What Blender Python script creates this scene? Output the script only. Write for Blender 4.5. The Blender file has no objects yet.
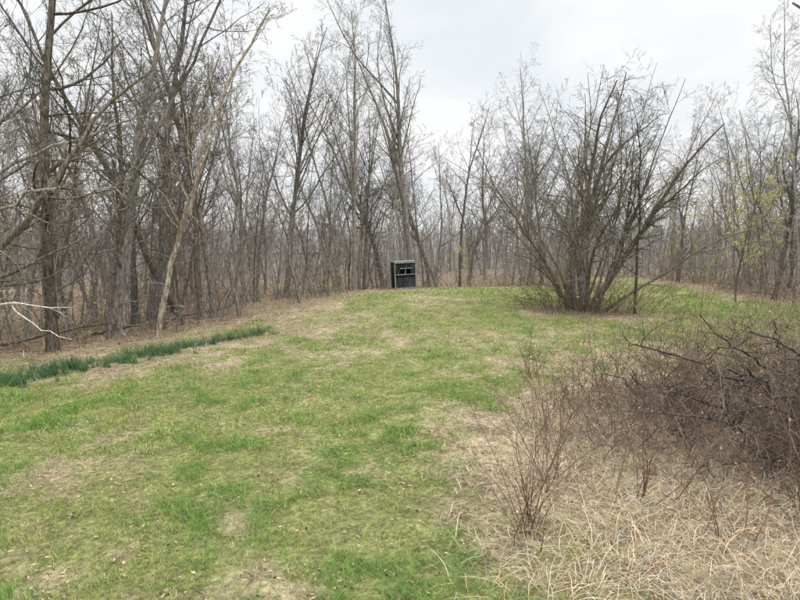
import bpy, math, numpy as np
from mathutils import Vector
R0=np.random.default_rng(7)
S=bpy.context.scene
# ---------------------------------------------------------------- helpers
def hash2(ix,iy,seed):
    h=(ix.astype(np.int64)*374761393+iy.astype(np.int64)*668265263+seed*1442695041)&0xffffffff
    h=((h^(h>>13))*1274126177)&0xffffffff
    h=(h^(h>>16))&0xffffffff
    return h/4294967295.0
def vnoise(x,y,seed=0):
    x=np.asarray(x,float);y=np.asarray(y,float)
    ix=np.floor(x);iy=np.floor(y);fx=x-ix;fy=y-iy
    fx=fx*fx*(3-2*fx);fy=fy*fy*(3-2*fy)
    a=hash2(ix,iy,seed);b=hash2(ix+1,iy,seed);c=hash2(ix,iy+1,seed);d=hash2(ix+1,iy+1,seed)
    return (a*(1-fx)+b*fx)*(1-fy)+(c*(1-fx)+d*fx)*fy
def fbm(x,y,seed=0,o=4):
    s=0;a=.5;t=0
    for i in range(o):
        s=s+a*vnoise(x*2**i,y*2**i,seed+i*17);t+=a;a*=.55
    return s/t
def sstep(a,b,x):
    t=np.clip((x-a)/(b-a),0,1);return t*t*(3-2*t)
def nrm(v): return v/np.maximum(np.linalg.norm(v,axis=-1,keepdims=True),1e-9)
def height(x,y):
    x=np.asarray(x,float);y=np.asarray(y,float)
    z=0.35*(fbm(x*.06+5,y*.06+3,3,2)-.5)+0.10*(fbm(x*.5,y*.5,9,3)-.5)
    z=z+.35*np.exp(-((x-3)/9)**2-((y-29)/9)**2)
    z=z-0.9*sstep(42,90,y)
    z=z-1.1*sstep(0,14,le(y)-x)*sstep(8,14,y)
    return z
LEY=[-20,0,13,15.6,18,20,26,31,36,40,43];LEX=[-24,-20,-13.5,-10.9,-9.3,-7.4,-5.6,-3.8,-1.2,6.5,14]
REY=[-20,0,20,26,31,45,60,90];REX=[34,30,24,20.5,20.5,23,24,25]
def le(y): return np.interp(y,LEY,LEX)
def re_(y): return np.interp(y,REY,REX)
def forest(x,y):
    x=np.asarray(x,float);y=np.asarray(y,float)
    l=(le(y)-x)*.75
    l=np.where(y>43,np.minimum(14.5-x+ (y-43)*.05,(y-40)*1.0),l)
    l=np.where((y>40)&(x<13),np.maximum(l,(y-40)),l)
    r=(x-re_(y))
    return np.maximum(np.maximum(l,r),y-56)
def ell(x,y,cx,cy,rx,ry):
    return 1-sstep(.55,1.15,np.sqrt(((x-cx)/rx)**2+((y-cy)/ry)**2))
def green(x,y):
    n=fbm(x*.55,y*.4,21,4);n2=fbm(x*2.2,y*2.0,33,3);n3=fbm(x*1.1,y*.8,38,3)
    g=0.97+1.4*(n-.5)+1.6*(n2-.5)+.9*(n3-.5)
    g=g-1.3*sstep(-2.8,.2,forest(x,y)+2.4*(n-.5))
    g=g-1.5*ell(x,y,5.6,7.4,4.9,5.2)
    g=g-.7*ell(x,y,-6.3,15.6,3.8,3.4)
    g=g-.7*ell(x,y,-3.0,21.5,2.2,5)
    g=g-.4*ell(x,y,1.8,27,3,3.5)
    g=g-1.0*ell(x,y,7.8,23.4,3.4,2.8)
    g=g-.45*ell(x,y,4.6,15,3.2,4.8)
    g=g-.5*ell(x,y,-4.2,7.2,1.2,1.0)
    g=g-.35*ell(x,y,.3,4.4,3.0,1.3)
    g=g-.45*ell(x,y,1.3,7.5,1.2,3.0)
    g=g-.4*ell(x,y,-9.0,12.6,3.5,1.6)
    g=g+.3*ell(x,y,-2.0,10.5,2.6,4.0)
    g=g+.25*ell(x,y,-4.5,10.0,2.6,2.0)
    g=g+.35*ell(x,y,14,25,6,5)
    return np.clip(g,0,1)
def mesh_np(name,V,F,col=None,smooth=True,mats=(),fidx=None,link=True):
    V=np.ascontiguousarray(V.reshape(-1,3),dtype=np.float32);F=np.ascontiguousarray(F,dtype=np.int32)
    m=bpy.data.meshes.new(name);k=F.shape[1]
    m.vertices.add(len(V));m.vertices.foreach_set('co',V.ravel())
    m.loops.add(F.size);m.loops.foreach_set('vertex_index',F.ravel())
    m.polygons.add(len(F));m.polygons.foreach_set('loop_start',np.arange(0,F.size,k,dtype=np.int32))
    m.polygons.foreach_set('loop_total',np.full(len(F),k,dtype=np.int32))
    m.polygons.foreach_set('use_smooth',np.full(len(F),smooth))
    for a in mats: m.materials.append(a)
    if fidx is not None: m.polygons.foreach_set('material_index',fidx.astype(np.int32))
    m.update(calc_edges=True)
    if col is not None:
        c=m.color_attributes.new('Col','FLOAT_COLOR','POINT')
        cc=np.ones((len(V),4),np.float32);cc[:,:3]=col.reshape(-1,3);c.data.foreach_set('color',cc.ravel())
    if not link: return m
    o=bpy.data.objects.new(name,m);S.collection.objects.link(o);return o
def grow(r,st,d,L,r0,n,wob,trop,te=.3):
    B=len(st);P=[st];d=nrm(d);cv=r.normal(size=(B,3))*wob*.3
    for i in range(n-1):
        d=nrm(d+cv+wob*r.normal(size=(B,3))+np.array([0,0,1.])*trop)
        P.append(P[-1]+d*(L/(n-1))[:,None])
    P=np.stack(P,1);s=np.linspace(0,1,n)[None]
    return P,r0[:,None]*(1-(1-te)*s),L
def spawn(r,par,k,t0,t1,am,asd,lf,rf,n,wob,trop,te=.3,shape=None,rmin=.004):
    P,R,L=par;B,N=P.shape[:2]
    pi=np.repeat(np.arange(B),k)
    t=t0+(t1-t0)*((np.tile(np.arange(k),B)+r.random(B*k))/k)
    f=t*(N-1);i=np.clip(f.astype(int),0,N-2);w=(f-i)[:,None]
    a=P[pi,i];b=P[pi,i+1];st=a*(1-w)+b*w;tan=nrm(b-a)
    rr=R[pi,i]*(1-w[:,0])+R[pi,i+1]*w[:,0]
    q=r.normal(size=(B*k,3));q=nrm(q-(q*tan).sum(1,keepdims=True)*tan)
    an=np.radians(np.clip(r.normal(am,asd,B*k),10,110))[:,None]
    d=tan*np.cos(an)+q*np.sin(an)
    sh=(1-.5*t) if shape is None else shape(t)
    l=L[pi]*lf*sh*r.uniform(.5,1.3,B*k)
    return grow(r,st,d,l,np.maximum(np.minimum(rr*.85,rr*rf*r.uniform(.7,1.2,B*k)),rmin),n,wob,trop,te)
def tubes(parts):
    VV=[];FF=[];o=0
    for P,R,k in parts:
        B,n=P.shape[:2]
        T=np.gradient(P,axis=1);T=nrm(T)
        ref=np.where(np.abs(T[:,:1,2:3])>.8,np.array([1.,0,0]),np.array([0,0,1.]))
        u=nrm(np.cross(T,np.broadcast_to(ref,T.shape)));v=np.cross(T,u)
        if k==2: ring=[u,-u]
        else: ring=[u*math.cos(2*math.pi*j/k)+v*math.sin(2*math.pi*j/k) for j in range(k)]
        V=np.stack([P+a*R[...,None] for a in ring],2)
        idx=np.arange(B*n*k).reshape(B,n,k)+o
        if k==2:
            F=np.stack([idx[:,:-1,0],idx[:,:-1,1],idx[:,1:,1],idx[:,1:,0]],-1)
        else:
            nx=np.roll(idx,-1,2)
            F=np.stack([idx[:,:-1],nx[:,:-1],nx[:,1:],idx[:,1:]],-1)
        VV.append(V.reshape(-1,3));FF.append(F.reshape(-1,4));o+=B*n*k
    return np.concatenate(VV),np.concatenate(FF)
def cat(*a): 
    return tuple(np.concatenate([q[i] for q in a]) for i in range(3))
def path(pts,n,r0,r1,jit=0,r=None):
    p=np.array(pts,float);s=np.r_[0,np.cumsum(np.linalg.norm(np.diff(p,axis=0),axis=1))]
    t=np.linspace(0,s[-1],n);q=np.stack([np.interp(t,s,p[:,i]) for i in range(3)],1)
    for _ in range(2): q[1:-1]=(q[:-2]+2*q[1:-1]+q[2:])/4
    if jit: q[1:]+=r.normal(size=(n-1,3))*jit
    return q[None],np.linspace(r0,r1,n)[None],np.array([s[-1]])
def leaves(r,C,size,base,var,flat=False):
    B=len(C);a=nrm(r.normal(size=(B,3)));b=nrm(np.cross(a,r.normal(size=(B,3))))
    if flat: a[:,2]*=.35;b[:,2]*=.35
    s=size*r.uniform(.6,1.3,(B,1))
    V=np.stack([C-a*s,C-b*s*.45,C+a*s,C+b*s*.45],1)
    F=np.arange(B*4).reshape(B,4)
    c=np.array(base)*(1+var*r.normal(size=(B,1)))
    c=np.clip(c,.01,1);return V.reshape(-1,3),F,np.repeat(c,4,axis=0)
def merge(L):
    o=0;V=[];F=[];C=[]
    for v,f,c in L: V.append(v);F.append(f+o);C.append(c);o+=len(v)
    return np.concatenate(V),np.concatenate(F),np.concatenate(C)
# ---------------------------------------------------------------- materials
def newmat(n):
    m=bpy.data.materials.new(n);m.use_nodes=True;nt=m.node_tree
    return m,nt,nt.nodes['Principled BSDF']
def colmat(name,transl=0):
    m=bpy.data.materials.new(name);m.use_nodes=True;nt=m.node_tree;nt.nodes.remove(nt.nodes['Principled BSDF'])
    b=nt.nodes.new('ShaderNodeBsdfDiffuse');a=nt.nodes.new('ShaderNodeAttribute');a.attribute_name='Col'
    nt.links.new(a.outputs['Color'],b.inputs['Color']);out=nt.nodes['Material Output'].inputs['Surface']
    if transl:
        t=nt.nodes.new('ShaderNodeBsdfTranslucent');mx=nt.nodes.new('ShaderNodeMixShader');mx.inputs[0].default_value=transl
        nt.links.new(a.outputs['Color'],t.inputs['Color']);nt.links.new(b.outputs[0],mx.inputs[1]);nt.links.new(t.outputs[0],mx.inputs[2])
        nt.links.new(mx.outputs[0],out)
    else: nt.links.new(b.outputs[0],out)
    return m
def bark(name,c1,c2,c3=(.10,.11,.05),moss=.3,scale=3.):
    m=bpy.data.materials.new(name);m.use_nodes=True;nt=m.node_tree;N=nt.nodes;Lk=nt.links;N.remove(N['Principled BSDF'])
    b=N.new('ShaderNodeBsdfDiffuse')
    tc=N.new('ShaderNodeTexCoord');mp=N.new('ShaderNodeMapping');mp.inputs['Scale'].default_value=(scale*4,scale*4,scale)
    Lk.new(tc.outputs['Object'],mp.inputs[0])
    n=N.new('ShaderNodeTexNoise');n.inputs['Scale'].default_value=1.5;n.inputs['Detail'].default_value=3
    Lk.new(mp.outputs[0],n.inputs['Vector'])
    r=N.new('ShaderNodeValToRGB');r.color_ramp.elements[0].position=.35;r.color_ramp.elements[1].position=.68
    r.color_ramp.elements[0].color=(*c1,1);r.color_ramp.elements[1].color=(*c2,1);Lk.new(n.outputs[0],r.inputs[0])
    n2=N.new('ShaderNodeTexNoise');n2.inputs['Scale'].default_value=.9;n2.inputs['Detail'].default_value=1;Lk.new(tc.outputs['Object'],n2.inputs['Vector'])
    mr=N.new('ShaderNodeMapRange');mr.inputs[1].default_value=.5;mr.inputs[2].default_value=.75;mr.inputs[4].default_value=moss;Lk.new(n2.outputs[0],mr.inputs[0])
    mx=N.new('ShaderNodeMixRGB');mx.inputs[2].default_value=(*c3,1);Lk.new(mr.outputs[0],mx.inputs[0]);Lk.new(r.outputs[0],mx.inputs[1])
    oi=N.new('ShaderNodeObjectInfo');hs=N.new('ShaderNodeHueSaturation')
    m2=N.new('ShaderNodeMapRange');m2.inputs[3].default_value=.6;m2.inputs[4].default_value=1.9;Lk.new(oi.outputs['Random'],m2.inputs[0])
    Lk.new(m2.outputs[0],hs.inputs['Value']);Lk.new(mx.outputs[0],hs.inputs['Color'])
    Lk.new(hs.outputs[0],b.inputs['Color']);Lk.new(b.outputs[0],N['Material Output'].inputs['Surface'])
    return m
M_bark=bark('bark_grey',(.075,.068,.062),(.25,.23,.21))
M_bark2=bark('bark_brown',(.08,.065,.052),(.26,.225,.185),moss=.2)
M_dark=bark('bark_dark',(.020,.017,.016),(.08,.067,.06),moss=.15,scale=6)
M_pale=bark('bark_pale',(.22,.20,.18),(.5,.47,.43),moss=.1,scale=5)
M_stem=bark('bark_stem',(.07,.06,.05),(.20,.178,.155))
M_cane=colmat('cane')
M_leaf=colmat('leaf',.3)
M_grass=colmat('grass_blade',.3)
M_dry=colmat('dry_grass_blade')
# ---------------------------------------------------------------- ground
def axis(segs):
    out=[]
    for a,b,d in segs: out.append(np.arange(a,b,d))
    out.append([segs[-1][1]]);return np.concatenate(out)
xs=axis([(-1500,-300,100),(-300,-60,15),(-60,-24,1.5),(-24,-12,.3),(-12,12,.1),(12,26,.3),(26,60,1.5),(60,300,15),(300,1500,100)])
ys=axis([(-300,-20,20),(-20,2,1),(2,16,.1),(16,45,.22),(45,90,1),(90,300,15),(300,2400,100)])
X,Y=np.meshgrid(xs,ys);Z=height(X,Y)
dn=np.sqrt(X**2+Y**2)
Z=Z+np.where(dn<50,.05*(fbm(X*3,Y*3,55,3)-.5),0)
G=green(X,Y)
nA=fbm(X*1.3,Y*1.3,71,4)[...,None];nB=fbm(X*5,Y*5,72,3)[...,None]
tan=np.array([.38,.31,.20])*(.5+1.0*nB)*(.8+.4*nA)
litter=np.array([.24,.175,.12])*(.5+1.0*nB)
grn=np.array([.20,.225,.072])*(.6+.8*nB)
ff=sstep(-2.5,.6,forest(X,Y)+2.5*(nA[...,0]-.5))[...,None]
dry=tan*(1-ff)+litter*ff
pl=sstep(.5,.62,fbm(X*.9,Y*.9,77,3))[...,None];dry=dry*(1-.35*pl)+litter*.35*pl
br=ell(X,Y,7.8,23.4,2.6,2.0)[...,None];dry=dry*(1-br)+litter*.8*br
C=dry*(1-G[...,None]*.8)+grn*G[...,None]*.8
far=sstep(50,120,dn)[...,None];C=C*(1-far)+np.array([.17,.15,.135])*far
ny,nx=X.shape;idx=np.arange(nx*ny).reshape(ny,nx)
F=np.stack([idx[:-1,:-1],idx[:-1,1:],idx[1:,1:],idx[1:,:-1]],-1).reshape(-1,4)
m,nt,b=newmat('ground_soil');N=nt.nodes;Lk=nt.links
a=N.new('ShaderNodeAttribute');a.attribute_name='Col'
tc=N.new('ShaderNodeTexCoord')
n=N.new('ShaderNodeTexNoise');n.inputs['Scale'].default_value=14;n.inputs['Detail'].default_value=6;n.inputs['Roughness'].default_value=.7;Lk.new(tc.outputs['Object'],n.inputs['Vector'])
v=N.new('ShaderNodeTexVoronoi');v.inputs['Scale'].default_value=16;Lk.new(tc.outputs['Object'],v.inputs['Vector'])
sp=N.new('ShaderNodeSeparateColor');Lk.new(v.outputs['Color'],sp.inputs[0])
mr=N.new('ShaderNodeMapRange');mr.inputs[1].default_value=.3;mr.inputs[2].default_value=.7;mr.inputs[3].default_value=.4;mr.inputs[4].default_value=1.6;Lk.new(n.outputs[0],mr.inputs[0])
mr2=N.new('ShaderNodeMapRange');mr2.inputs[3].default_value=.7;mr2.inputs[4].default_value=1.35;Lk.new(sp.outputs[0],mr2.inputs[0])
mu=N.new('ShaderNodeMath');mu.operation='MULTIPLY';Lk.new(mr.outputs[0],mu.inputs[0]);Lk.new(mr2.outputs[0],mu.inputs[1])
vm=N.new('ShaderNodeVectorMath');vm.operation='SCALE';Lk.new(a.outputs['Color'],vm.inputs[0]);Lk.new(mu.outputs[0],vm.inputs['Scale'])
Lk.new(vm.outputs[0],b.inputs['Base Color']);b.inputs['Roughness'].default_value=.95;b.inputs['Specular IOR Level'].default_value=.1
bp=N.new('ShaderNodeBump');bp.inputs['Strength'].default_value=.8;bp.inputs['Distance'].default_value=.05;Lk.new(mu.outputs[0],bp.inputs['Height']);Lk.new(bp.outputs[0],b.inputs['Normal'])
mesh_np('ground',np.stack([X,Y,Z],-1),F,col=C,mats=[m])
# ---------------------------------------------------------------- grass
def blades(r,x,y,h,w,c,lean=.5,n=3,droop=-.15,te=.15):
    B=len(x);st=np.stack([x,y,height(x,y)-.01],1)
    d=np.stack([r.normal(size=B)*lean,r.normal(size=B)*lean,np.ones(B)],1)
    P,R,_=grow(r,st,d,h,w,n,.18,droop,te)
    V,F=tubes([(P,R,2)])
    return V,F,np.repeat(c,n*2,axis=0)
bl=[]
for (n,y0,y1,sx,h,w) in [(180000,3.2,8,1.0,.07,.0036),(170000,8,15,.95,.08,.006),(120000,15,26,.95,.09,.010),(80000,26,44,.8,.11,.018)]:
    y=R0.uniform(y0,y1,n);x=R0.uniform(-1,1,n)*(y*sx+1.5)
    g=green(x,y);cl=fbm(x*6,y*6,91,2)
    keep=(R0.random(n)<np.clip(g*.85*(.15+1.6*cl)+.22,0,1))&(forest(x,y)<.8)
    x=x[keep];y=y[keep];g=g[keep];cl=cl[keep];B=len(x)
    isg=R0.random(B)<np.clip(g*1.15-.05,.04,.87)
    gc=np.array([.26,.325,.088])*R0.uniform(.55,1.4,(B,1));gc=gc*(1+np.array([.35,.12,.1])*R0.normal(size=(B,1))*.5)
    lush=sstep(.5,.66,fbm(x*1.8,y*1.8,101,3))[:,None];gc=gc*(1-lush*.38*np.array([1,.28,.7]))
    tc_=np.array([.52,.44,.29])*R0.uniform(.5,1.35,(B,1))
    c=np.where(isg[:,None],gc,tc_)
    hh=h*R0.uniform(.5,1.5,B)*(.5+1.1*cl)*(.85+1.1*lush[:,0]*isg)
    bl.append(blades(R0,x,y,hh,w*R0.uniform(.6,1.3,B),np.clip(c,.01,1),.6))
V,F,C=merge(bl);mesh_np('meadow_grass',V,F,col=C,mats=[M_grass],smooth=False)
# leaf litter
n=64000;y=3.2+R0.random(n)**1.3*24;x=R0.uniform(-1,1,n)*(y*.95+1)
k=(R0.random(n)<1.1-green(x,y)*.85)&(fbm(x*1.5,y*1.5,99,2)>.35);x=x[k];y=y[k]
V,F,C=leaves(R0,np.stack([x,y,height(x,y)+.03],1),.028,(.36,.265,.18),.45,True)
n=42000;y2=R0.uniform(12,60,n);x2=R0.uniform(-35,32,n);k=forest(x2,y2)>-2.6+1.5*R0.random(n);x2=x2[k];y2=y2[k]
b2=leaves(R0,np.stack([x2,y2,height(x2,y2)+.04],1),.07,(.32,.24,.16),.4,True)
V,F,C=merge([(V,F,C),b2]);mesh_np('leaf_litter',V,F,col=C,mats=[M_leaf],smooth=False)
# dry straw
bl=[]
n=120000;x=R0.uniform(.3,13,n);y=R0.uniform(3.2,13,n)
e=ell(x,y,5.9,6.2,5.3,5.0)*(.15+1.7*fbm(x*1.2,y*1.2,131,3));k=R0.random(n)<e;x=x[k];y=y[k];B=len(x)
c=np.array([.52,.42,.295])*R0.uniform(.25,1.4,(B,1));c=c*(1+np.array([.1,0,-.12])*R0.normal(size=(B,1)))
bl.append(blades(R0,x,y,R0.uniform(.12,.5,B)*(.5+fbm(x*.8,y*.8,132,2)),R0.uniform(.0015,.004,B),np.clip(c,.02,1),.85,6,-.27,.3))
n=34000;y=R0.uniform(9,44,n);x=R0.uniform(-30,28,n);f=forest(x,y)
k=((f>-2.4)&(f<2.0)&(R0.random(n)<.6))|(R0.random(n)<ell(x,y,7.8,23.4,3.6,2.8));k&=fbm(x*.9,y*.9,141,2)>.42
x=x[k];y=y[k];B=len(x);c=np.array([.48,.38,.25])*R0.uniform(.5,1.3,(B,1))
bl.append(blades(R0,x,y,R0.uniform(.15,.5,B),R0.uniform(.006,.012,B),c,.6,5,-.3,.3))
V,F,C=merge(bl);mesh_np('dry_grass',V,F,col=C,mats=[M_dry],smooth=False)
# ---------------------------------------------------------------- daffodil leaf rows
def daff(name,p0,p1,wid,clumps,seed):
    r=np.random.default_rng(seed);t=r.random(clumps);t=t[vnoise(t*18,t*0,seed)+.3*r.normal(size=clumps)>.2];clumps=len(t)
    x=p0[0]+(p1[0]-p0[0])*t;y=p0[1]+(p1[1]-p0[1])*t
    d=nrm(np.array([-(p1[1]-p0[1]),p1[0]-p0[0]]));off=np.clip(r.normal(size=clumps)*wid*.35,-wid,wid)+.12*np.sin(t*17);x=x+d[0]*off;y=y+d[1]*off
    k=13;hs=np.repeat(r.uniform(.6,1.25,clumps),k);x=np.repeat(x,k)+r.normal(size=clumps*k)*.035;y=np.repeat(y,k)+r.normal(size=clumps*k)*.035;B=len(x)
    c=np.array([.105,.185,.095])*r.uniform(.5,1.6,(B,1))
    V,F,C=blades(r,x,y,r.uniform(.18,.32,B)*hs,r.uniform(.007,.011,B),c,.26,4,-.02,.35)
    mesh_np(name,V,F,col=C,mats=[M_grass],smooth=False)
daff('daffodil_bed',(-9.4,11.2),(-6.2,15.7),.85,290,5)
daff('daffodil_bed',(-6.3,15.9),(-4.2,18.6),.5,120,6)
# ---------------------------------------------------------------- trees
def tree(seed,H,r,cs=.3,nl=20,lf=.3,am=48,k1=7,k2=5,k3=2,wob=.035,trunk=None,rmin=.007,trop=.08,lead=2,far=False):
    g=np.random.default_rng(seed)
    if trunk is None:
        T=grow(g,np.array([[0,0,-.3]]),np.array([[g.normal()*.07,g.normal()*.07,1]]),np.array([H]),np.array([r]),18,wob,.02,.12)
        T[1][0,0]*=1.4
    else: T=trunk
    sh=lambda t:(1-.62*np.clip((t-cs)/(1-cs),0,1)**1.3)
    n1=6 if far else 9
    l1=spawn(g,T,nl,cs,.98,am,13,lf,.42,n1,.11,trop,.25,sh)
    parts=[(T[0],T[1],5 if far else 8)]
    if lead:
        ld=spawn(g,T,lead,cs*.9,.68,24,7,.52,.7,13,.06,.05,.18)
        lb=spawn(g,ld,9,.2,.98,am,12,.36,.45,n1,.12,trop,.25);l1=cat(l1,lb);parts.append((ld[0],ld[1],4 if far else 6))
    l0=spawn(g,T,9,.06,cs+.1,75,15,.11,.15,5,.18,.0,.3,lambda t:1)
    l2=spawn(g,l1,k1,.15,.97,45,14,.5,.5,4,.18,.04,.3,rmin=rmin)
    l3=spawn(g,l2,k2,.15,.97,42,14,.55,.5,3 if far else 4,.2,.02,.4,rmin=rmin)
    parts+=[(l1[0],l1[1],3 if far else 4),(l0[0],l0[1],3),(l2[0],l2[1],3),(l3[0],l3[1],2 if far else 3)]
    if k3:
        l4=spawn(g,l3,k3,.2,1,38,14,.7,.6,3,.2,.0,.5,rmin=rmin*1.15);parts.append((l4[0],l4[1],2))
    l5=spawn(g,l0,4,.2,1,45,15,.5,.6,3,.2,.0,.5,rmin=rmin);parts.append((l5[0],l5[1],2))
    return tubes(parts)
TM=[];mm=[M_bark,M_bark2]
specs=[(15,.13,.30,16,.27,48,2),(14,.10,.34,15,.27,45,1),(17,.16,.34,18,.25,48,2),(13,.08,.30,14,.26,45,0),(15,.10,.42,14,.25,45,1),
       (12,.07,.22,16,.28,50,1),(16,.18,.26,18,.30,54,3),(14,.09,.40,14,.26,42,0),(10,.05,.2,14,.30,48,1),(18,.15,.42,16,.24,45,2),(9,.045,.15,16,.32,52,2),(13,.12,.22,16,.32,55,3),
       (8,.04,.12,14,.34,50,2),(11,.055,.3,12,.28,45,2),(16,.22,.3,18,.28,50,2)]
for i,(H,r,cs,nl,lf,am,ld) in enumerate(specs):
    V,F=tree(100+i,H,r,cs,nl,lf,am,k1=6,k2=5,k3=2,wob=.03+.055*((i*7)%5)/4,lead=ld);TM.append(mesh_np('bare_tree_mesh',V,F,mats=[mm[i%2]],link=False))
LM=[]
for i in range(12):
    H,r,cs,nl,lf,am,ld=specs[i]
    LM.append(tree(200+i,H,r,cs,nl,lf,am,k1=6,k2=4,k3=0,wob=.03+.045*((i*3)%5)/4,lead=ld,rmin=.014,far=True))
def put(name,me,x,y,s=1,rz=0,tilt=(0,0),z=None):
    o=bpy.data.objects.new(name,me);o.location=(x,y,float(height(x,y)) if z is None else z);o.scale=(s,s,s)
    o.rotation_euler=(tilt[0],tilt[1],rz);S.collection.objects.link(o);return o
g=np.random.default_rng(11)
cnt=0;tries=0;placed=[]
while cnt<118 and tries<9000:
    tries+=1;x=g.uniform(-24,32);y=g.uniform(12,52);f=float(forest(x,y))
    if f<.3 or f>9: continue
    if any((x-a)**2+(y-b)**2<.45 for a,b in placed): continue
    if x>20 and y<30 and g.random()<.6: continue
    if x<-6 and y<20 and g.random()<.35: continue
    placed.append((x,y));i=g.integers(len(TM));s=g.uniform(.6,1.1);tl=.2 if g.random()<.2 else .06
    put('bare_tree',TM[i].copy(),x,y,s,g.uniform(0,6.28),(g.normal()*tl,g.normal()*tl));cnt+=1
n=0;D=[]
while n<340:
    y=g.uniform(20,100);x=g.uniform(-1,1)*(y*.9+8);f=float(forest(x,y))
    if f<6: continue
    if 17<x/y*50<22 and y<62: continue
    V,F=LM[g.integers(len(LM))];s=g.uniform(.6,1.0);a=g.uniform(0,6.28);lx,ly=g.normal(size=2)*.07
    ca,sa=math.cos(a),math.sin(a);z=V[:,2]*s
    P=np.stack([(V[:,0]*ca-V[:,1]*sa)*s+z*lx+x,(V[:,0]*sa+V[:,1]*ca)*s+z*ly+y,z+float(height(x,y))],1)
    c=np.array([.20,.18,.16])*g.uniform(.55,1.7)*np.array([1,1,g.uniform(.9,1.05)])
    D.append((P.astype(np.float32),F,np.tile(c.astype(np.float32),(len(V),1))));n+=1
V,F,C=merge(D);C=C*(.7+.6*vnoise(V[:,0]*3,V[:,2]*2,9))[:,None];mesh_np('distant_trees',V,F,col=C,mats=[M_cane]);del D
g=np.random.default_rng(12);B=2300;y=95+g.random(B)**1.4*190;x=g.uniform(-1,1,B)*(y*.85+10)
T=grow(g,np.stack([x,y,height(x,y)-.3],1),np.stack([g.normal(size=B)*.06,g.normal(size=B)*.06,np.ones(B)],1),g.uniform(7,13,B),g.uniform(.07,.17,B),6,.05,.02,.2)
l1=spawn(g,T,12,.2,.98,45,12,.3,.45,4,.12,.06,.3,rmin=.035);l2=spawn(g,l1,4,.2,1,42,12,.5,.6,3,.15,.03,.4,rmin=.035)
V,F=tubes([(T[0],T[1],3),(l1[0],l1[1],2),(l2[0],l2[1],2)])
cc=np.array([.22,.21,.20])*(.65+.8*vnoise(V[:,0]*.35,V[:,1]*.35,8))[:,None]
mesh_np('distant_woods',V,F,col=cc,mats=[M_cane])
xr=np.arange(-900,901,2.0);yr=np.array([300,310,322,340,380,600,900.]);hz=np.array([-1,7,10,11.5,12,16,18.])
XX,YY=np.meshgrid(xr,yr);ZZ=hz[:,None]*(.75+.5*fbm(XX*.01,YY*.002,61,3))+np.where(hz[:,None]>0,3.2*(fbm(XX*.28,YY*.3,62,3)-.5),0)
ny,nx=XX.shape;idx=np.arange(nx*ny).reshape(ny,nx);F=np.stack([idx[:-1,:-1],idx[:-1,1:],idx[1:,1:],idx[1:,:-1]],-1).reshape(-1,4)
cc=np.array([.24,.24,.245])*(.75+.5*fbm(XX*.5,YY*.5+ZZ*.4,63,3))[...,None]
mesh_np('wooded_hills',np.stack([XX,YY,ZZ],-1),F,col=cc,mats=[M_cane])
# individuals
V,F=tree(501,19,.27,.32,18,.27,36,7,5,3,wob=.03,trop=.10,lead=4);put('tall_bare_tree',mesh_np('tall_bare_tree',V,F,mats=[M_bark],link=False),.9,38.5,1,.4)
V,F=tree(502,17,.18,.3,16,.28,40,7,5,3,trop=.10,lead=3);me=mesh_np('tall_bare_tree',V,F,mats=[M_bark],link=False)
put('tall_bare_tree',me,-3.0,37,1,1.4);put('tall_bare_tree',me.copy(),-6.6,33,.95,3.4);put('tall_bare_tree',me.copy(),11,44,.8,5)
V,F=tree(503,22,.155,.16,22,.20,62,7,5,3,wob=.022,trop=.03,lead=1);put('tall_bare_tree',mesh_np('trunk_tree',V,F,mats=[M_bark2],link=False),-9.75,15.8,1,3.4)
V,F=tree(504,20,.13,.25,18,.25,48,7,5,3,wob=.045,lead=3);me=mesh_np('trunk_tree',V,F,mats=[M_bark],link=False)
put('tall_bare_tree',me,-8.3,19.5,1,2);put('tall_bare_tree',me.copy(),-12.6,17.2,1,.2);put('tall_bare_tree',me.copy(),21.6,31,.9,2.2);put('tall_bare_tree',me.copy(),-7.4,22.6,.9,4.2)
put('tall_bare_tree',me.copy(),20.2,27.5,.75,.8)
def ctree(name,seed,pts,r0,r1,mat,cs,nl,lf,am=45,k1=6,k2=4,k3=3,trop=.08,jit=.04):
    gg=np.random.default_rng(seed);T=path(pts,18,r0,r1,jit,gg)
    V,F=tree(seed,0,0,cs,nl,lf,am,k1,k2,k3,trunk=T,trop=trop,lead=1);return mesh_np(name,V,F,mats=[mat])
ctree('leaning_tree',601,[(-7.9,18.2,-.3),(-7.5,18.3,2),(-6.6,18.5,4.5),(-6.2,18.6,6.5),(-5.2,18.8,8.6),(-4.2,19,10.5)],.10,.03,M_bark2,.3,16,.26)
ctree('leaning_tree',602,[(-13.2,14.2,-.3),(-12,14.2,1.0),(-10.6,14.3,2.5),(-9.3,14.4,3.6),(-8.2,14.5,5.2),(-7.2,14.6,6.6),(-6.2,14.7,7.3)],.14,.03,M_bark2,.3,16,.24,50,trop=.04)
ctree('leaning_tree',603,[(-13.6,15,-.3),(-12.6,15,2.6),(-11.5,15,4.2),(-10,15,5.2),(-8.4,15,5.6),(-6.6,15.2,6.4)],.10,.02,M_bark,.3,14,.24,50,trop=.05)
ctree('leaning_tree',604,[(-12.2,13.6,-.3),(-11.2,13.6,1.4),(-10.3,13.7,3.4),(-8.8,13.9,4.4),(-7.6,14,4.5),(-6.6,14,4.1)],.08,.015,M_stem,.3,14,.24,50,trop=.0,jit=.09)
ctree('leaning_tree',605,[(-9.4,18,-.3),(-8.9,18,1.5),(-8.7,18,3.5),(-8.1,18,5.5),(-7.8,18,8)],.09,.03,M_bark,.3,14,.26)
ctree('leaning_tree',606,[(-6.2,22,-.3),(-6.6,22,2.5),(-6.0,22,5),(-7.0,22,8),(-7.2,22,10)],.07,.02,M_bark,.3,14,.26)
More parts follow.
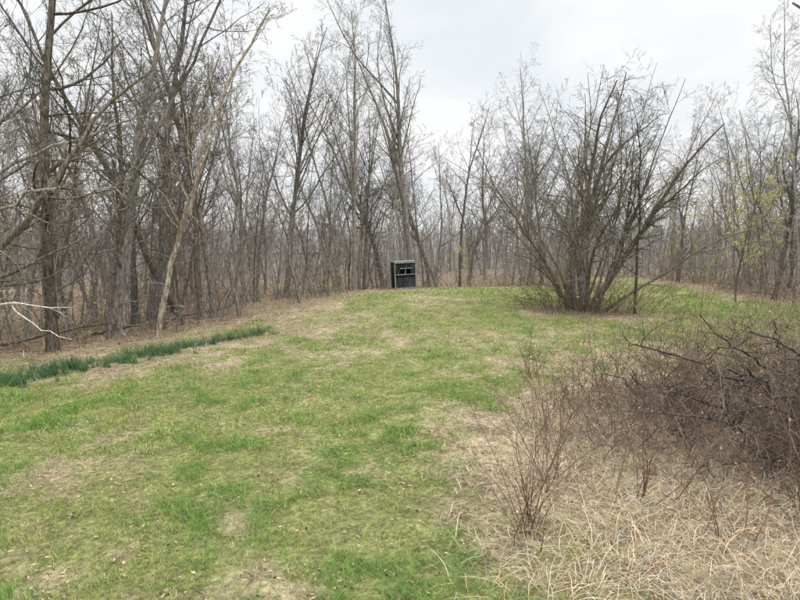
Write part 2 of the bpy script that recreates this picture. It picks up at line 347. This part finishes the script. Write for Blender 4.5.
ctree('leaning_tree',607,[(-4.6,27,-.3),(-5.4,27,3),(-4.6,27,6.5),(-3.2,27,10)],.08,.02,M_bark,.3,14,.26)
ctree('leaning_tree',608,[(-11.2,17.5,-.6),(-10,17.5,2.0),(-8.4,17.6,4.5),(-7.4,17.7,7.5)],.08,.02,M_bark,.3,14,.26)
gg=np.random.default_rng(9)
a=path([(-12.5,13.8,1.9),(-10.9,13.6,1.75),(-9.8,13.6,1.62),(-8.8,13.5,1.5),(-7.9,13.5,1.6)],12,.04,.010,.04,gg);b_=path([(-9.3,13.6,1.55),(-8.9,13.5,1.2),(-8.3,13.4,.9),(-7.8,13.4,.8)],8,.02,.008,.03,gg)
c_=path([(-12.3,13.8,2.0),(-12.5,13.8,.6),(-12.6,13.9,-.4)],7,.06,.07,.01,gg)
s1=spawn(gg,a,9,.3,1,50,10,.2,.5,5,.2,-.05);s2=spawn(gg,s1,4,.3,1,50,10,.5,.5,4,.2,-.05);V,F=tubes([(a[0],a[1],6),(b_[0],b_[1],5),(c_[0],c_[1],6),(s1[0],s1[1],4),(s2[0],s2[1],3)]);mesh_np('fallen_branch',V,F,mats=[M_pale])
def log(x,y,l,an,r,mat,sd):
    gg=np.random.default_rng(sd);p=[]
    for t in np.linspace(0,1,6):
        xx=x+math.cos(an)*l*t;yy=y+math.sin(an)*l*t;p.append((xx,yy,float(height(xx,yy))+r*.8+t*l*.12))
    T=path(p,12,r,r*.4,.03,gg);s=spawn(gg,T,9,.2,.98,55,14,.28,.5,6,.18,.02);s2=spawn(gg,s,4,.2,1,45,12,.5,.5,4,.2,0)
    V,F=tubes([(T[0],T[1],7),(s[0],s[1],5),(s2[0],s2[1],3)]);mesh_np('fallen_log',V,F,mats=[mat])
for i,(x,y,l,an,r) in enumerate([(-12.5,17.5,3.5,.6,.07),(-9.5,22,3,.4,.06),(-10.6,19.5,2.5,-.5,.05),(23,35,3,2.6,.06)]): log(x,y,l,an,r,M_bark2,40+i)
# ---------------------------------------------------------------- multi-stem tree
g=np.random.default_rng(79)
B=20;az=np.linspace(0,2*math.pi,B,endpoint=False)+g.normal(size=B)*.25;tl=np.tile([.10,.72,.25,.5,.88],4)*g.uniform(.8,1.15,B)
st=np.stack([np.cos(az)*.5*g.uniform(.3,1.3,B),np.sin(az)*.4,np.full(B,-.2)],1)
d=np.stack([np.cos(az)*tl+.05,np.sin(az)*tl*.9,np.ones(B)],1)
rad=g.uniform(.05,.10,B);rad[[1,7,12]]=.16
T=grow(g,st,d,g.uniform(10.2,12.6,B)*(1-.31*tl),rad,15,.075,.01,.13)
ld=spawn(g,T,3,.22,.6,30,9,.50,.65,11,.09,.03,.2)
l1=cat(spawn(g,T,13,.25,.97,50,14,.28,.45,8,.14,.01,.25),spawn(g,ld,10,.1,.97,50,14,.38,.45,8,.14,.01,.25))
l2=spawn(g,l1,7,.15,.97,46,14,.5,.5,5,.18,.01,.3,rmin=.007)
l3=spawn(g,l2,4,.15,1,44,13,.62,.6,4,.2,-.01,.4,rmin=.007)
V,F=tubes([(T[0],T[1],8),(ld[0],ld[1],6),(l1[0],l1[1],4),(l2[0],l2[1],3),(l3[0],l3[1],2)])
o=mesh_np('multi_stem_tree',V,F,mats=[M_stem]);o.location=(7.7,24,float(height(7.7,24)))
V,F=tree(512,9.0,.065,.2,16,.3,48,6,5,2,wob=.07);put('bare_tree',mesh_np('stem_tree',V,F,mats=[M_stem],link=False),9.6,23.2,1,1)
g=np.random.default_rng(78);B=190;az=g.uniform(0,6.28,B);rr=g.uniform(.2,2.6,B);x=7.9+np.cos(az)*rr*1.1;y=23.6+np.sin(az)*rr*.7
T=grow(g,np.stack([x,y,height(x,y)-.05],1),np.stack([np.cos(az)*.5,np.sin(az)*.4,np.ones(B)],1),g.uniform(.7,2.6,B),np.full(B,.011),8,.13,-.07,.4)
s=spawn(g,T,7,.2,1,45,12,.4,.6,4,.17,0,.4);V,F=tubes([(T[0],T[1],3),(s[0],s[1],3)]);c=np.tile([[.15,.11,.085]],(len(V),1))
C=s[0][:,-1];C=np.concatenate([C,s[0][:,2]]);C=C[g.random(len(C))<.35];lv=leaves(g,C+g.normal(size=C.shape)*.05,.04,(.20,.25,.08),.25)
V,F,c=merge([(V,F,c),lv]);mesh_np('underbrush',V,F,col=c,mats=[M_cane],smooth=False)
# ---------------------------------------------------------------- forest edge underbrush
g=np.random.default_rng(79);n=14000;x=g.uniform(-24,32,n);y=g.uniform(11,62,n);f=forest(x,y)
k=(f>-.6)&(f<7)&(g.random(n)<np.clip(1.1-f*.12,.2,1))&(fbm(x*.5,y*.5,151,2)>.38)
x=x[k][:4000];y=y[k][:4000];B=len(x)
T=grow(g,np.stack([x,y,height(x,y)-.05],1),np.stack([g.normal(size=B)*.4,g.normal(size=B)*.4,np.ones(B)],1),.5+5.2*g.random(B)**2,g.uniform(.008,.02,B),7,.14,.0,.35)
s=spawn(g,T,8,.2,1,48,14,.38,.6,4,.2,.0,.4,rmin=.006);s2=spawn(g,s,3,.3,1,42,12,.5,.6,3,.2,.0,.4,rmin=.006)
V,F=tubes([(T[0],T[1],3),(s[0],s[1],3),(s2[0],s2[1],2)])
c=np.tile(np.array([.19,.16,.135]),(len(V),1))*(.5+1.0*fbm(V[:,0]*2,V[:,1]*2,161,2))[:,None]
C=s2[0][:,-1];C=C[(C[:,2]<1.8)&(fbm(C[:,0]*.35,C[:,1]*.35,171,2)>.46)];C=C[g.random(len(C))<.55]
lv=leaves(g,C,.05,(.24,.29,.10),.25);V,F,c=merge([(V,F,c),lv])
mesh_np('underbrush',V,F,col=c,mats=[M_cane],smooth=False)
g=np.random.default_rng(80)
T=grow(g,np.array([[0,0,-.2]]),np.array([[0,0,1.]]),np.array([9.]),np.array([.07]),14,.06,.01,.2)
l1=spawn(g,T,16,.2,.97,58,12,.36,.45,7,.12,.02);l2=spawn(g,l1,6,.2,1,45,12,.45,.5,5,.15,.0);l3=spawn(g,l2,4,.2,1,40,12,.5,.6,4,.15,.0)
V,F=tubes([(T[0],T[1],6),(l1[0],l1[1],4),(l2[0],l2[1],3),(l3[0],l3[1],3)]);c=np.tile([[.17,.14,.11]],(len(V),1))
C=np.concatenate([l3[0][:,-1],l3[0][:,2],l3[0][:,1],l2[0][:,-1]]);C=np.concatenate([C,C+g.normal(size=C.shape)*.07]);lv=leaves(g,C+g.normal(size=C.shape)*.04,.05,(.50,.50,.20),.25)
V,F,c=merge([(V,F,c),lv]);me=mesh_np('budding_tree',V,F,col=c,mats=[M_leaf],smooth=False,link=False)
put('budding_tree',me,17.4,29.5,.78,0);put('budding_tree',me.copy(),4.2,41.5,.45,2);put('budding_tree',me.copy(),21.5,33.5,.9,3);put('budding_tree',me.copy(),22.5,46,.8,1)
ctree('leaning_tree',611,[(15.2,16.5,-.3),(14.9,16.6,3),(14.2,16.8,6),(13.4,17,8),(12.4,17.1,9.2),(11.3,17.2,9.9)],.16,.03,M_bark,.45,18,.2,50,k1=7,trop=.03)
# ---------------------------------------------------------------- foreground thicket
g=np.random.default_rng(81);n=6400;x=g.uniform(1.0,13,n);y=g.uniform(5,13,n)
k=g.random(n)<ell(x,y,6.5,8.8,4.5,3.5)*(.1+1.6*fbm(x,y,183,2));x=x[k][:1500];y=y[k][:1500];B=len(x)
hf=.55+1.0*sstep(2.0,6,x)*sstep(5.2,8,y)
T=grow(g,np.stack([x,y,height(x,y)-.03],1),np.stack([g.normal(size=B)*.5-.1,g.normal(size=B)*.5,np.ones(B)],1),g.uniform(.4,1.95,B)*hf,g.uniform(.004,.009,B),9,.13,-.075,.35)
s=spawn(g,T,6,.15,1,50,15,.38,.6,5,.2,-.03,.4,rmin=.003);s2=spawn(g,s,2,.3,1,42,12,.5,.6,3,.2,.0,.4,rmin=.0028)
V,F=tubes([(T[0],T[1],3),(s[0],s[1],3),(s2[0],s2[1],2)])
c=np.array([.175,.132,.105])*(.25+1.5*vnoise(V[:,0]*4,V[:,1]*4,181))[:,None]
C=s[0][:,-1];C=C[g.random(len(C))<.15];lv=leaves(g,C,.03,(.30,.21,.14),.3);lv2=leaves(g,C[::3]+.03,.022,(.18,.22,.06),.2)
V,F,c=merge([(V,F,c),lv,lv2]);mesh_np('bramble_thicket',V,F,col=c,mats=[M_cane],smooth=False)
def fan(name,x,y,B,lmin,lmax,sd,sp=.3,colr=(.15,.092,.068)):
    g=np.random.default_rng(sd);xx=x+g.normal(size=B)*.15;yy=y+g.normal(size=B)*.12
    T=grow(g,np.stack([xx,yy,height(xx,yy)-.02],1),np.stack([g.normal(size=B)*sp,g.normal(size=B)*sp,np.ones(B)],1),g.uniform(lmin,lmax,B),g.uniform(.004,.0075,B),10,.08,-.015,.3)
    s=spawn(g,T,6,.3,.95,35,10,.28,.6,5,.14,.02,.4,rmin=.0022);V,F=tubes([(T[0],T[1],5),(s[0],s[1],3)])
    c=np.tile(np.array(colr),(len(V),1))*(.7+.6*vnoise(V[:,2]*9,V[:,0]*9,5))[:,None];mesh_np(name,V,F,col=c,mats=[M_cane])
fan('bramble_shrub',1.35,5.75,22,.7,1.75,1);fan('bramble_shrub',1.9,6.9,16,.6,1.7,2);fan('bramble_shrub',2.9,6.5,12,.6,1.4,3,.35);fan('bramble_shrub',2.3,8.8,18,.8,1.8,4,.35);fan('bramble_shrub',4.6,6.2,12,.5,1.2,5,.4)
fan('bramble_shrub',3.6,10.5,18,.9,2.0,6,.4);fan('bramble_shrub',5.5,11,20,1,2.4,7,.4);fan('bramble_shrub',7.2,11,20,1,2.5,8,.4);fan('bramble_shrub',3.4,5.6,12,.4,1.1,9,.5)
fan('bramble_shrub',2.9,12.2,16,.7,1.6,10,.4);fan('bramble_shrub',6.2,8.8,20,1,2.2,12,.4);fan('bramble_shrub',4.2,8.2,16,.8,1.8,13,.4)
g=np.random.default_rng(82);P=[]
for pts,r0 in [([(7.2,8.2,.1),(6.2,8.1,.55),(5.3,8.0,.9),(4.6,8.0,1.15),(3.9,8.0,1.45),(3.2,7.9,1.6)],.036),
               ([(6.8,8.6,.2),(5.9,8.4,.85),(5.2,8.3,1.35),(4.7,8.2,1.6),(4.4,8.2,2.0)],.03),
               ([(7.4,7.6,.1),(6.3,7.6,.35),(5.4,7.5,.55),(4.7,7.5,.5),(4.0,7.4,.75),(3.2,7.4,.8)],.035),
               ([(5.3,8.0,.9),(5.1,7.8,1.2),(4.5,7.7,1.25),(4.0,7.6,1.05),(3.5,7.5,1.15)],.022),
               ([(5.4,8.4,.0),(5.0,8.3,.5),(4.4,8.2,.75),(3.6,8.1,.95),(2.8,8.0,1.2)],.026),
               ([(6.2,7.3,.0),(5.3,7.2,.75),(4.8,7.2,.95),(4.1,7.1,.85),(3.5,7.1,.5)],.026),
               ([(7.0,9.2,.1),(6.6,9.1,.9),(6.1,9.0,1.4),(5.9,8.9,1.8)],.026),
               ([(6.2,7.0,.1),(5.4,6.9,1.0),(4.7,6.9,1.15),(4.1,6.9,1.3)],.02),
               ([(6.4,6.8,.2),(5.2,6.7,1.25),(4.6,6.7,1.55),(4.2,6.7,1.5)],.024),
               ([(6.4,7.6,.2),(5.6,7.5,1.3),(5.0,7.5,1.85),(4.5,7.5,1.75),(4.1,7.5,1.5)],.028),
               ([(5.4,7.5,.55),(5.0,7.2,.25),(4.4,7.1,.3),(3.8,7.0,.1)],.022)]:
    T=path(pts,20,r0,r0*.3,.045,g);a=spawn(g,T,15,.1,1,62,16,.24,.5,6,.34,0,.35,rmin=.006);b2=spawn(g,a,5,.2,1,55,15,.5,.6,4,.3,0,.4,rmin=.005)
    P+=[(T[0],T[1],8),(a[0],a[1],5),(b2[0],b2[1],4)]
V,F=tubes(P);mesh_np('dead_branch',V,F,mats=[M_dark])
# ---------------------------------------------------------------- hunting blind
def box(bm_list,cx,cy,cz,sx,sy,sz):
    v=np.array([[x,y,z] for x in(-.5,.5) for y in(-.5,.5) for z in(-.5,.5)])*[sx,sy,sz]+[cx,cy,cz]
    f=np.array([[0,1,3,2],[4,6,7,5],[0,4,5,1],[2,3,7,6],[0,2,6,4],[1,5,7,3]]);bm_list.append((v,f))
def boxes(name,L,mat,parent,bev=.006):
    o=0;V=[];F=[]
    for v,f in L: V.append(v);F.append(f+o);o+=len(v)
    ob=mesh_np(name,np.concatenate(V),np.concatenate(F),mats=[mat],smooth=False);ob.parent=parent
    md=ob.modifiers.new('b','BEVEL');md.width=bev;md.segments=2;return ob
M_board=bark('weathered_black_board',(.018,.019,.021),(.09,.095,.10),(.12,.12,.12),.6,2)
M_frame=bark('weathered_frame',(.08,.085,.085),(.17,.175,.175),(.09,.10,.09),.3,2)
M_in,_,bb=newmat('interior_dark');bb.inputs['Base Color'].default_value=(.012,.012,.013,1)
E=bpy.data.objects.new('hunting_blind',None);S.collection.objects.link(E)
W,D,H=1.3,1.2,1.72
L=[]
for i in range(8):
    z=.14+i*.105;box(L,0,-D/2,z,W-.12,.03+.006*(i%2),.10)
for i in range(4):
    z=1.38+i*.095-.01;box(L,0,-D/2,z,W-.12,.03+.006*(i%2),.09)
for sx in (-1,1): box(L,sx*.46,-D/2,1.13,.26,.032,.36)
for sx in (-1,1):
    for i in range(16): box(L,sx*W/2,0,.14+i*.1,.03+.006*(i%2),D-.1,.095)
for i in range(16): box(L,0,D/2,.14+i*.1,W-.12,.03,.095)
boxes('wall_boards',L,M_board,E)
L=[]
for sx in (-1,1):
    for sy in (-1,1): box(L,sx*W/2,sy*D/2,H/2,.07,.07,H)
box(L,0,-D/2-.06,.95,W-.1,.14,.045);box(L,.04,-D/2-.03,1.33,.74,.06,.05);box(L,0,-D/2-.04,.1,W-.1,.05,.09)
box(L,.0,-D/2-.028,1.13,.04,.03,.33)
boxes('frame',L,M_frame,E)
L=[];box(L,0,0,H+.035,W+.08,D+.12,.04);box(L,0,-D/2-.07,H-.03,W+.1,.03,.08);boxes('roof',L,M_frame,E)
L=[];box(L,0,0,.07,W-.1,D-.1,.05);box(L,0,.25,.8,W-.2,.03,1.4);boxes('floor_and_shade_sheet',L,M_in,E)  # floor, plus added near-black sheet painting the interior shade behind the window
E.location=(.25,36.0,float(height(.25,36))-.02);E.rotation_euler=(0,math.radians(-2.5),math.radians(12))
# ---------------------------------------------------------------- sky, sun, camera
w=bpy.data.worlds.new('World');S.world=w;w.use_nodes=True;nt=w.node_tree;N=nt.nodes;Lk=nt.links
bg=N['Background'];bg.inputs['Strength'].default_value=.1
EL,AZ=math.radians(50),math.radians(150)
sk=N.new('ShaderNodeTexSky');sk.sky_type='NISHITA';sk.sun_disc=False;sk.sun_elevation=EL;sk.sun_rotation=AZ
tc=N.new('ShaderNodeTexCoord');mp=N.new('ShaderNodeMapping');mp.inputs['Scale'].default_value=(1,1,2.6);Lk.new(tc.outputs['Generated'],mp.inputs[0])
n=N.new('ShaderNodeTexNoise');n.inputs['Scale'].default_value=3.0;n.inputs['Detail'].default_value=6;n.inputs['Roughness'].default_value=.5;n.inputs['Distortion'].default_value=.3;Lk.new(mp.outputs[0],n.inputs['Vector'])
r=N.new('ShaderNodeValToRGB');r.color_ramp.elements[0].position=.36;r.color_ramp.elements[1].position=.58
r.color_ramp.elements[0].color=(.83,.875,.915,1);r.color_ramp.elements[1].color=(.98,.985,.99,1);Lk.new(n.outputs[0],r.inputs[0])
sx=N.new('ShaderNodeSeparateXYZ');Lk.new(tc.outputs['Generated'],sx.inputs[0])
mr=N.new('ShaderNodeMapRange');mr.inputs[1].default_value=.4;mr.inputs[2].default_value=.95;mr.inputs[3].default_value=10.5;mr.inputs[4].default_value=40;Lk.new(sx.outputs['Z'],mr.inputs[0])
vm=N.new('ShaderNodeVectorMath');vm.operation='SCALE';Lk.new(r.outputs[0],vm.inputs[0]);Lk.new(mr.outputs[0],vm.inputs['Scale'])
mx=N.new('ShaderNodeMixRGB');mx.inputs[0].default_value=.95;Lk.new(sk.outputs[0],mx.inputs[1]);Lk.new(vm.outputs[0],mx.inputs[2]);Lk.new(mx.outputs[0],bg.inputs['Color'])
sl=bpy.data.lights.new('sun','SUN');sl.energy=1.5;sl.angle=math.radians(14);sl.color=(1,.96,.9)
so=bpy.data.objects.new('sun',sl);S.collection.objects.link(so)
dv=Vector((math.sin(AZ)*math.cos(EL),math.cos(AZ)*math.cos(EL),math.sin(EL)));so.rotation_euler=dv.to_track_quat('Z','Y').to_euler()
S.view_settings.view_transform='Standard';S.view_settings.look='None';S.view_settings.exposure=0
cd=bpy.data.cameras.new('camera');cd.lens=25.7;cd.sensor_width=36;cd.clip_end=5000;cd.clip_start=.05
co=bpy.data.objects.new('camera',cd);S.collection.objects.link(co);co.location=(0,0,3);co.rotation_euler=(math.radians(90-5.5),0,0);S.camera=co
